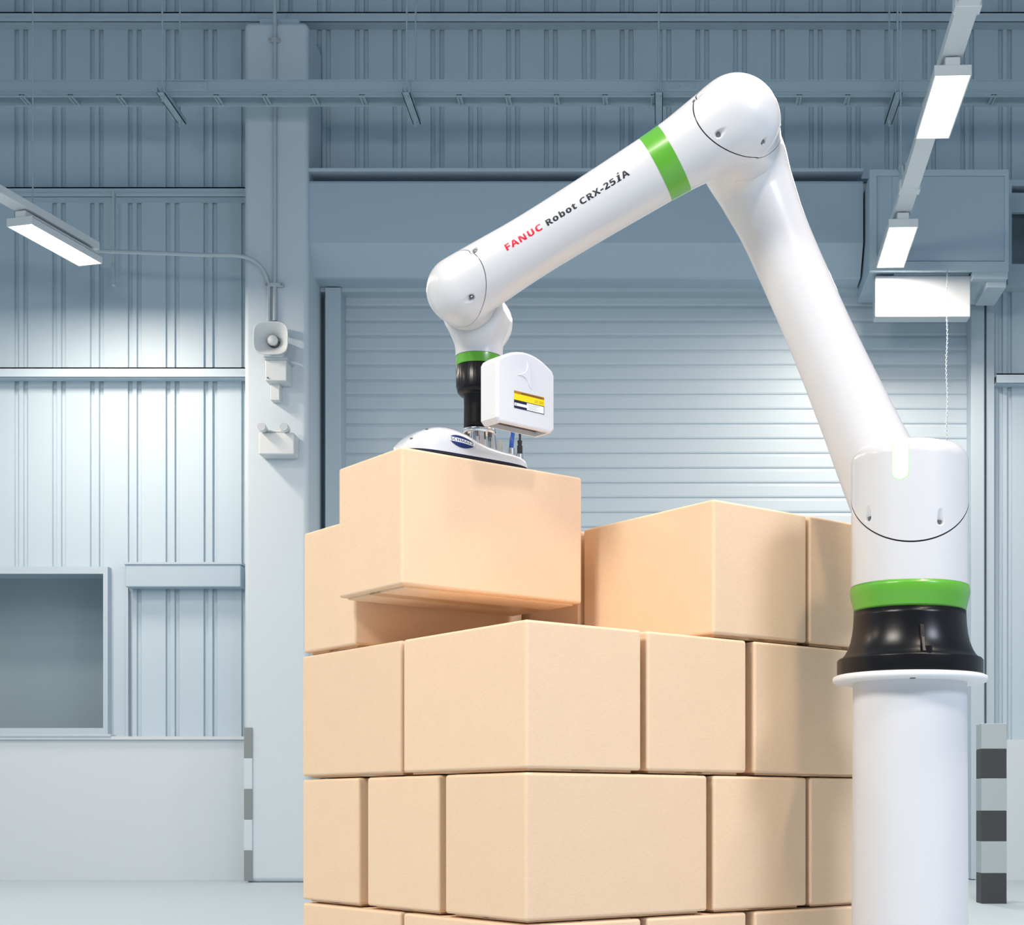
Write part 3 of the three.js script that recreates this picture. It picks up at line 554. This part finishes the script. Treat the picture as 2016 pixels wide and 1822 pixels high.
// upper arm: tapered tube leaning back to the elbow, behind the shoulder
const J2 = V(0.0, 1.306, -0.205), J3 = V(-0.376, 2.178, 0);
{
  const T = V(J3.x, J3.y, -0.205), ax = T.clone().sub(J2), len = ax.length(); ax.normalize();
  const rad = (t) => { const k = [[0, 0.099], [0.12, 0.097], [0.3, 0.086], [0.5, 0.0775], [0.7, 0.0765], [0.82, 0.079], [0.92, 0.089], [1, 0.0945]]; let i = 0; while (i < k.length - 2 && t > k[i + 1][0]) i++; const s = Math.max(0, Math.min(1, (t - k[i][0]) / (k[i + 1][0] - k[i][0]))), q = (n) => k[Math.max(0, Math.min(k.length - 1, n))][1]; const a = q(i - 1), b = q(i), c = q(i + 1), d = q(i + 2); return b + 0.5 * s * (c - a + s * (2 * a - 5 * b + 4 * c - d + s * (3 * (b - c) + d - a))); };
  const sd = (x, y, z) => {
    const px = x - J2.x, py = y - J2.y, pz = z - J2.z, t = Math.max(0, Math.min(len, px * ax.x + py * ax.y));
    const d = Math.hypot(px - t * ax.x, py - t * ax.y, pz) - rad(t / len);
    const c1 = Math.max(Math.hypot(x - T.x, y - T.y) - 0.0915, Math.abs(z + 0.150) - 0.045);
    const c0 = Math.max(Math.hypot(x - J2.x, y - J2.y) - 0.098, Math.abs(z + 0.155) - 0.043);
    return smin(smin(d, c1, 0.03), c0, 0.02);
  };
  part('joint_seal', lower(cyl(V(T.x, T.y, -0.112), V(T.x, T.y, -0.098), 0.0895, 0.0895, 64)), M.gasket, robot);
  part('upper_arm', lower(toGeo(sdfMesh(sd, [-0.49, 1.19, -0.32], [0.12, 2.29, -0.1], 0.0045))), WHITE, robot);
}
// elbow, forearm and wrist: one smooth tube, parted at its seams
const W5 = V(-0.9996, 1.8285, 0), fdir = J3.clone().sub(W5), FLEN = fdir.length(); fdir.normalize();
const fup = V(-fdir.y, fdir.x, 0);
const fp = (t, up, z) => W5.clone().addScaledVector(fdir, t).addScaledVector(fup, up).setZ(z);   // t metres from the wrist towards the elbow
{
  // in the tube's own frame: a along the axis from the wrist, b across, z
  const rk = [[0, 0.0735], [0.07, 0.0715], [0.18, 0.0675], [0.3, 0.068], [0.45, 0.0715], [0.56, 0.076], [0.65, 0.087], [FLEN, 0.0945]];
  const rad = (t) => { let i = 0; while (i < rk.length - 2 && t > rk[i + 1][0]) i++; const [x0, y0] = rk[i], [x1, y1] = rk[i + 1], m = (n) => n <= 0 || n >= rk.length - 1 ? 0 : (rk[n + 1][1] - rk[n - 1][1]) / (rk[n + 1][0] - rk[n - 1][0]); const h = x1 - x0, s = Math.max(0, Math.min(1, (t - x0) / h)); return y0 * (1 + 2 * s) * (1 - s) ** 2 + y1 * s * s * (3 - 2 * s) + h * s * (1 - s) ** 2 * m(i) - h * s * s * (1 - s) * m(i + 1); };
  const sdA = (a, b, z) => {
    const t = Math.max(0, Math.min(FLEN, a));
    const d = Math.hypot(a - t, b, z) - rad(t);
    const e = Math.max(Math.hypot(a - FLEN, b) - 0.0935, Math.abs(z + 0.055) - 0.0483);
    const w = Math.max(Math.hypot(a, b) - 0.068, Math.abs(z + 0.035) - 0.037);
    return smin(smin(d, e, 0.012), w, 0.015);
  };
  const sdf = (x, y, z) => { const px = x - W5.x, py = y - W5.y; return sdA(px * fdir.x + py * fdir.y, px * fup.x + py * fup.y, z); };
  const nE = fdir.clone().add(V(0, 0, 1)).normalize(), cE = nE.dot(J3.clone().addScaledVector(fdir, -0.004));
  const nW = fdir.clone().negate().add(V(0, 0, 1)).normalize(), cW = nW.dot(W5.clone().addScaledVector(fdir, 0.004));
  const [l1, s1] = screwsFor(sdf, [fp(FLEN - 0.068, 0.062, 0.06), fp(FLEN - 0.062, -0.043, 0.085), fp(FLEN + 0.022, -0.09, 0.03)], V(fdir.x, fdir.y, 0.3).normalize(), robot);
  const [l2, s2] = screwsFor(sdf, [fp(0.075, 0.036, 0.068), fp(0.018, -0.053, 0.055)], V(-fdir.x, -fdir.y, 0.2).normalize(), robot);
  const sdP = pockets([...l1, ...l2], sdf);
  const sdPA = (a, b, z) => { const p = fp(a, b, z); return sdP(p.x, p.y, p.z); };
  const raw = sdfMesh(sdPA, [-0.085, -0.105, -0.108], [FLEN + 0.107, 0.105, 0.105], 0.003);
  for (let i = 0; i < raw.pos.length; i += 3) {
    const p = fp(raw.pos[i], raw.pos[i + 1], raw.pos[i + 2]); raw.pos[i] = p.x; raw.pos[i + 1] = p.y; raw.pos[i + 2] = p.z;
    const a = raw.nor[i], b = raw.nor[i + 1]; raw.nor[i] = fdir.x * a + fup.x * b; raw.nor[i + 1] = fdir.y * a + fup.y * b;
  }
  const T = (t) => fdir.dot(W5) + t, neg = (v) => v.clone().negate();
  const R0 = 0.508, R1 = 0.556;                     // the green ring sits between these
  const elbow = part('elbow_housing', lower(toGeo(clip(clip(raw, fdir, T(R1)), neg(nE), -cE + 0.0011))), WHITE, robot);
  part('elbow_cover', lower(toGeo(clip(raw, nE, cE + 0.0011))), WHITE, elbow);
  const inner = shrink(raw, 0.0035);
  part('gasket', lower(toGeo(clip(clip(inner, nE, cE - 0.006), neg(nE), -cE - 0.006))), M.gasket, elbow);
  for (const s of s1) part('cover_screw', lower(s), M.screw, elbow);
  const ring = clip(clip(raw, fdir, T(R0)), neg(fdir), -T(R1));
  part('forearm_ring', lower(toGeo({ pos: ring.pos.map((v, i) => v + 0.0006 * ring.nor[i]), nor: ring.nor, idx: ring.idx })), M.green, robot);
  const fore = part('forearm', lower(toGeo(clip(clip(raw, neg(fdir), -T(R0)), neg(nW), -cW + 0.0006))), WHITE, robot);
  part('wrist_cover', lower(toGeo(clip(clip(raw, nW, cW + 0.0006), neg(fdir), -T(R0)))), WHITE, fore);
  part('gasket', lower(toGeo(clip(clip(inner, nW, cW - 0.006), neg(nW), -cW - 0.006))), M.gasket, fore);
  for (const s of s2) part('cover_screw', lower(s), M.screw, fore);
  // lettering wrapped onto the tube
  const cv = document.createElement('canvas'); cv.width = 2048; cv.height = 160;
  const cx = cv.getContext('2d'); cx.clearRect(0, 0, 2048, 160); cx.textBaseline = 'alphabetic';
  const words = [['FANUC ', 'bold 118px sans-serif', '#d0103a'], ['Robot ', 'bold 112px sans-serif', '#1d2230'], ['CRX-25', 'bold 112px sans-serif', '#1d2230'], ['i', 'italic bold 140px serif', '#1d2230'], ['A', 'bold 112px sans-serif', '#1d2230']];
  let total = 0; for (const w of words) { cx.font = w[1]; w[3] = cx.measureText(w[0]).width + 6 * w[0].length + (w[0] === 'i' ? 12 : 0); total += w[3]; }
  const sx = 2030 / total; let x = 6;
  for (const [txt, font, col, w] of words) { cx.save(); cx.font = font; cx.fillStyle = col; cx.translate(x, 128); cx.scale(sx, 1); let o = 0; for (const ch of txt) { cx.fillText(ch, o, 0); cx.lineWidth = 3; cx.strokeStyle = col; cx.strokeText(ch, o, 0); o += cx.measureText(ch).width + 6; } cx.restore(); x += w * sx; }
  const tex = new THREE.CanvasTexture(cv); tex.colorSpace = THREE.SRGBColorSpace;
  const t0 = 0.134, t1 = 0.452, hh = 0.0142;
  const g = patch(60, 8, (u, v) => { const t = t0 + (t1 - t0) * u, r = 0.072, an = (v - 0.5) * 2 * hh / r - 0.02; return project(sdf, fp(t, r * Math.sin(an), r * Math.cos(an)), 0.0004); });
  part('lettering', lower(g), new THREE.MeshPhysicalMaterial({ map: tex, transparent: true, roughness: 0.35 }), fore, true).userData.label = 'red and black printed maker and model lettering';
}
// wrist link hanging from the wrist joint, green ring and black tool flange
const TOOL = V(-0.989, 0, -0.140);
{
  const c5 = V(-0.9925, 1.812, -0.13);
  const sd = (x, y, z) => {
    const h = Math.max(Math.hypot(x - c5.x, y - c5.y) - (0.0715 - 0.02), Math.abs(z + 0.142) - (0.068 - 0.02)), hq = Math.min(h, 0) + (h > 0 ? Math.hypot(Math.max(Math.hypot(x - c5.x, y - c5.y) - 0.0515, 0), Math.max(Math.abs(z + 0.142) - 0.048, 0)) : 0) - 0.02;
    const t = Math.max(0, Math.min(1, (1.80 - y) / 0.085)), r = 0.066 - 0.0115 * t * (2 - t);
    const v = Math.max(Math.hypot(x - TOOL.x, z - TOOL.z) - r, y - 1.80, 1.70 - y);
    return smin(hq, v, 0.02);
  };
  const m = sdfMesh(sd, [-1.075, 1.71, -0.222], [-0.905, 1.9, -0.06], 0.003);
  part('wrist_link', lower(toGeo(clip(m, V(0, 1, 0), 1.718))), WHITE, robot);
  const place = (g) => lower(g.translate(TOOL.x, 0, TOOL.z));
  part('wrist_ring', place(lathe([[0.04, 1.6955], [0.0525, 1.6955], [0.0535, 1.6965], [0.0540, 1.717], [0.053, 1.7185], [0.04, 1.7185]])), M.green, robot);
  const fl = part('tool_flange', place(lathe([[0.03, 1.695], [0.0525, 1.695], [0.0525, 1.642], [0.050, 1.634], [0.044, 1.628], [0.036, 1.6265], [0.0355, 1.600], [0.036, 1.560], [0.036, 1.548], [0, 1.548]])), M.black, robot);
  for (let k = 0; k < 30; k++) { const a = k / 30 * 2 * Math.PI; part('grip_rib', lower(cyl(V(TOOL.x + Math.sin(a) * 0.0522, 1.646, TOOL.z + Math.cos(a) * 0.0522), V(TOOL.x + Math.sin(a) * 0.0522, 1.692, TOOL.z + Math.cos(a) * 0.0522), 0.0012, 0.0012, 5)), M.black, fl); }
}
const robotPoint = (x, y, z) => { const c = Math.cos(ROBOT_TURN), s = Math.sin(ROBOT_TURN); return V(BASE.x + c * x + s * z, y, BASE.z - s * x + c * z); };

// ---------------------------------------------------------------- vacuum gripper on the held carton
{
  const tool = robotPoint(TOOL.x, HELD_TOP, TOOL.z);
  const rel = tool.clone().sub(HELD), tR = rel.dot(Rdir), tL = rel.dot(Ldir);
  // local x along Rdir, z = -Ldir, origin under the tool axis
  const g = thing('vacuum_gripper', 'white domed vacuum gripper sitting on the held carton', 'gripper', tool, STACK_TURN);
  const x0 = 0.028 - tR, x1 = 0.366 - tR, hw0 = 0.0625, FY = 0.0055;
  const hk = [[0, 0.004], [0.02, 0.015], [0.06, 0.030], [0.13, 0.047], [0.22, 0.0595], [0.30, 0.0640], [0.38, 0.0630], [0.46, 0.0560], [0.54, 0.045], [0.62, 0.0365], [0.72, 0.0315], [0.84, 0.0285], [0.92, 0.0235], [0.97, 0.016], [1, 0.004]];
  const hgt = (s) => { let i = 0; while (i < hk.length - 2 && s > hk[i + 1][0]) i++; const q = (n) => hk[Math.max(0, Math.min(hk.length - 1, n))], [xa, a] = q(i), [xb, b] = q(i + 1), m = (n) => (q(n + 1)[1] - q(n - 1)[1]) / Math.max(q(n + 1)[0] - q(n - 1)[0], 1e-6), h = xb - xa, t = Math.max(0, Math.min(1, (s - xa) / h)); return a * (1 + 2 * t) * (1 - t) ** 2 + b * t * t * (3 - 2 * t) + h * t * (1 - t) ** 2 * m(i) - h * t * t * (1 - t) * m(i + 1); };
  const half = (s) => hw0 * Math.pow(Math.max(0, 1 - Math.abs(2 * s - 1) ** 5), 0.4);
  const surf = (s, th) => { const c = Math.cos(th), n = Math.sin(th); return V(x0 + (x1 - x0) * s, FY + hgt(s) * Math.pow(Math.max(n, 0), 0.56), half(s) * Math.sign(c) * Math.pow(Math.abs(c), 0.60)); };
  const pos = [], idx = [], NS = 90, NT = 36;
  for (let i = 0; i <= NS; i++) for (let j = 0; j <= NT; j++) { const s = 0.5 - 0.5 * Math.cos(Math.PI * i / NS), p = surf(s, Math.PI * j / NT); pos.push(p.x, p.y, p.z); if (i < NS && j < NT) { const a = i * (NT + 1) + j; idx.push(a, a + NT + 1, a + 1, a + 1, a + NT + 1, a + NT + 2); } }
  const bg = new THREE.BufferGeometry(); bg.setAttribute('position', new THREE.Float32BufferAttribute(pos, 3)); bg.setIndex(idx); bg.computeVertexNormals();
  const body = part('gripper_shell', bg, M.gripper, g);
  const outline = []; for (let i = 0; i <= 60; i++) { const s = i / 60; outline.push([x0 + (x1 - x0) * s, half(s) * 0.985]); } for (let i = 59; i > 0; i--) { const s = i / 60; outline.push([x0 + (x1 - x0) * s, -half(s) * 0.985]); }
  part('foam_pad', extrude(outline, FY).rotateX(-Math.PI / 2), M.foam, g);
  part('shell_screw', [[0.16, 1.1], [0.05, 0.9]].map(([s, th]) => { const p = surf(s, th); return new THREE.SphereGeometry(0.0042, 10, 8).scale(1, 0.5, 1).translate(p.x, p.y, p.z); }), M.screw, body);
  // maker's mark: a blue lens with a white band across it, on the near side of the shell
  const cv = document.createElement('canvas'); cv.width = 512; cv.height = 256; const cx = cv.getContext('2d'); cx.clearRect(0, 0, 512, 256);
  cx.fillStyle = '#12296b'; cx.beginPath(); cx.ellipse(256, 128, 250, 122, 0, 0, Math.PI * 2); cx.fill();
  cx.fillStyle = '#e8edf4'; cx.fillRect(0, 84, 512, 88);
  cx.fillStyle = '#12296b'; cx.font = 'bold 84px sans-serif'; cx.save(); cx.translate(256, 158); const mw = cx.measureText('SCHMALZ').width; cx.scale(470 / mw, 1); cx.textAlign = 'center'; cx.fillText('SCHMALZ', 0, 0); cx.restore();
  const tex = new THREE.CanvasTexture(cv); tex.colorSpace = THREE.SRGBColorSpace;
  const nrm = (s, th) => { const e = 0.003, a = surf(s + e, th).sub(surf(s - e, th)), b = surf(s, th + e).sub(surf(s, th - e)); const n = b.cross(a).normalize(); return n.z < 0 ? n.negate() : n; };
  const lg = patch(20, 14, (u, v) => { const s = 0.29 + 0.20 * u, th = 0.06 + (0.46 - 0.02 * u) * v, n = nrm(s, th); return { p: surf(s, th).addScaledVector(n, 0.0008), n }; });
  part('maker_mark', lg, new THREE.MeshPhysicalMaterial({ map: tex, transparent: true, roughness: 0.3 }), body, true).userData.label = 'dark blue oval maker mark';
  const rowsG = []; for (let r = 0; r < 3; r++) for (let k = 0; k < 7; k++) { const s = 0.335 + k * 0.022, th = 1.18 + r * 0.09, p = surf(s, th), n = nrm(s, th); rowsG.push(new THREE.BoxGeometry(0.0045, 0.0006, 0.0006).rotateZ(-0.15).translate(p.x + n.x * 0.0003, p.y + n.y * 0.0003, p.z + n.z * 0.0003)); }
  part('data_print', rowsG, M.gasket, body);
  // bright mounting post between the saddle of the shell and the tool flange
  const top = 1.548 - HELD_TOP;
  part('mounting_flange', [lathe([[0, top], [0.040, top], [0.0405, top - 0.002], [0.0405, top - 0.009], [0.036, top - 0.011], [0, top - 0.011]], 40)], M.chrome, g);
  part('mounting_post', [cyl(V(0, 0.03, 0), V(0, top - 0.01, 0), 0.024, 0.022, 28), cyl(V(0.03, 0.02, 0.012), V(0.026, top - 0.01, 0.008), 0.012, 0.012, 16), cyl(V(-0.02, 0.03, 0.018), V(-0.02, top - 0.01, 0.016), 0.010, 0.010, 16)], M.chrome, g);
  for (let k = 0; k < 6; k++) { const a = k * Math.PI / 3 + 0.3; part('flange_bolt', cyl(V(Math.sin(a) * 0.033, top - 0.021, Math.cos(a) * 0.033), V(Math.sin(a) * 0.033, top - 0.010, Math.cos(a) * 0.033), 0.0045, 0.0045, 10), M.screw, g); }
  part('filter_bowl', [cyl(V(0.052, 0.02, -0.01), V(0.052, top - 0.015, -0.01), 0.017, 0.019, 20)], M.clear, g);
  part('blue_hose', [tube([V(0.082, 0.052, 0.012), V(0.084, 0.075, 0.012), V(0.090, 0.100, 0.006), V(0.088, 0.135, -0.01)], 0.0055, 24, 10)], M.hose, g);
  part('hose_fitting', [cyl(V(0.082, 0.024, 0.012), V(0.082, 0.053, 0.012), 0.0095, 0.0085, 12)], M.chrome, g);
  const sn = part('sensor_plug', [cyl(V(0.104, 0.040, 0.016), V(0.104, 0.062, 0.016), 0.0065, 0.0065, 12), cyl(V(0.104, 0.062, 0.016), V(0.1045, 0.074, 0.015), 0.0045, 0.006, 12), tube([V(0.1045, 0.07, 0.015), V(0.106, 0.095, 0.012), V(0.100, 0.13, -0.005)], 0.0028, 16, 8)], M.rubber, g);
  part('plug_nut', [cyl(V(0.104, 0.023, 0.016), V(0.104, 0.042, 0.016), 0.0085, 0.008, 6)], M.chrome, sn);
}
// ---------------------------------------------------------------- white vision sensor on the wrist
{
  const turn = Math.atan2(0.69, 0.72);             // its front runs away to the right
  const c = at(1036, 772, 3.425);
  const g = thing('vision_sensor', 'white arched camera unit with a yellow warning label on the wrist', 'camera unit', V(c.x, c.y - 0.079, c.z), turn);
  const w = 0.082, h = 0.166, dp = 0.062;
  const pts = []; pts.push([-w + 0.006, 0], [w - 0.006, 0], [w, 0.006], [w, h - 0.034], [w - 0.004, h - 0.027]);
  for (let i = 1; i < 16; i++) { const a = i / 16; const x = (w - 0.004) * (1 - 2 * a); pts.push([x, h - 0.027 + 0.027 * (1 - (x / (w - 0.004)) ** 2)]); }
  pts.push([-w + 0.004, h - 0.027], [-w, h - 0.034], [-w, 0.006]);
  const shell = extrude(pts.map(([x, y]) => [x * 0.94, 0.005 + y * 0.945]), dp - 0.012, 0.006).translate(0, 0, -dp + 0.006);
  const ev = new Evaluator(); ev.useGroups = false;
  const b1 = new Brush(shell), b2 = new Brush(bx(-0.068, 0.068, -0.02, 0.018, -dp + 0.009, -0.008)); b1.updateMatrixWorld(); b2.updateMatrixWorld();
  const cutG = ev.evaluate(b1, b2, SUBTRACTION).geometry;
  const body = part('sensor_shell', cutG, M.sensor, g);
  part('lens_window', bx(-0.067, 0.067, 0.009, 0.013, -dp + 0.010, -0.009), M.darkGlass, g);
  // label
  const cv = document.createElement('canvas'); cv.width = 512; cv.height = 216; const cx = cv.getContext('2d');
  cx.fillStyle = '#f2f4f8'; cx.fillRect(0, 0, 512, 216);
  cx.fillStyle = '#ffe000'; cx.fillRect(0, 0, 512, 112);
  cx.fillStyle = '#b07a10'; cx.fillRect(0, 0, 512, 34); cx.fillStyle = '#3a2a08'; for (let k = 0; k < 26; k++) cx.fillRect(120 + k * 14, 10, 9, 16);
  cx.fillStyle = '#8a7d10'; cx.font = '46px sans-serif'; cx.textAlign = 'right'; cx.fillText('2VI 200', 500, 92);
  cx.fillStyle = '#101a3c'; cx.fillRect(0, 112, 512, 8); cx.fillRect(0, 112, 214, 36); cx.fillRect(0, 184, 214, 32); cx.fillRect(0, 208, 512, 8); cx.fillRect(504, 112, 8, 104); cx.fillRect(0, 112, 6, 104);
  cx.fillStyle = '#2c3a66'; cx.fillRect(24, 160, 16, 12); for (let k = 0; k < 5; k++) cx.fillRect(240, 134 + k * 14, 200 - (k * 37) % 90, 2);
  const tex = new THREE.CanvasTexture(cv); tex.colorSpace = THREE.SRGBColorSpace;
  const lw = 0.0435, lh = 0.0195, lc = V(0.0085, 0.0565, 0.0003);
  part('warning_label', patch(2, 2, (u, v) => ({ p: V(lc.x + (u - 0.5) * 2 * lw, lc.y + (v - 0.5) * 2 * lh, 0.0005), n: V(0, 0, 1) })), std({ map: tex, roughness: 0.4 }), body, true).userData.label = 'yellow and black warning label';
  // raised swooping emblem
  const e = new THREE.Shape(); e.moveTo(-0.026, 0.0); e.quadraticCurveTo(-0.008, 0.004, 0.002, -0.010); e.quadraticCurveTo(0.007, -0.022, 0.013, -0.024); e.quadraticCurveTo(0.008, -0.012, 0.009, 0.004); e.quadraticCurveTo(0.010, 0.022, 0.001, 0.034); e.quadraticCurveTo(0.003, 0.020, -0.002, 0.013); e.quadraticCurveTo(-0.008, 0.006, -0.026, 0.0);
  part('emblem', new THREE.ExtrudeGeometry(e, { depth: 0.0014, bevelEnabled: true, bevelThickness: 0.0012, bevelSize: 0.0008, bevelSegments: 3, curveSegments: 16 }).translate(0.002, 0.1125, -0.0006), M.sensor, body);
  part('mounting_arm', [bx(-0.05, 0.03, 0.07, 0.11, -dp - 0.035, -dp + 0.004, 0.004)], M.rubber, g);
}

scene.traverse(o => { if (o.isMesh) { o.castShadow = true; o.receiveShadow = true; } });
renderer.render(scene, camera);
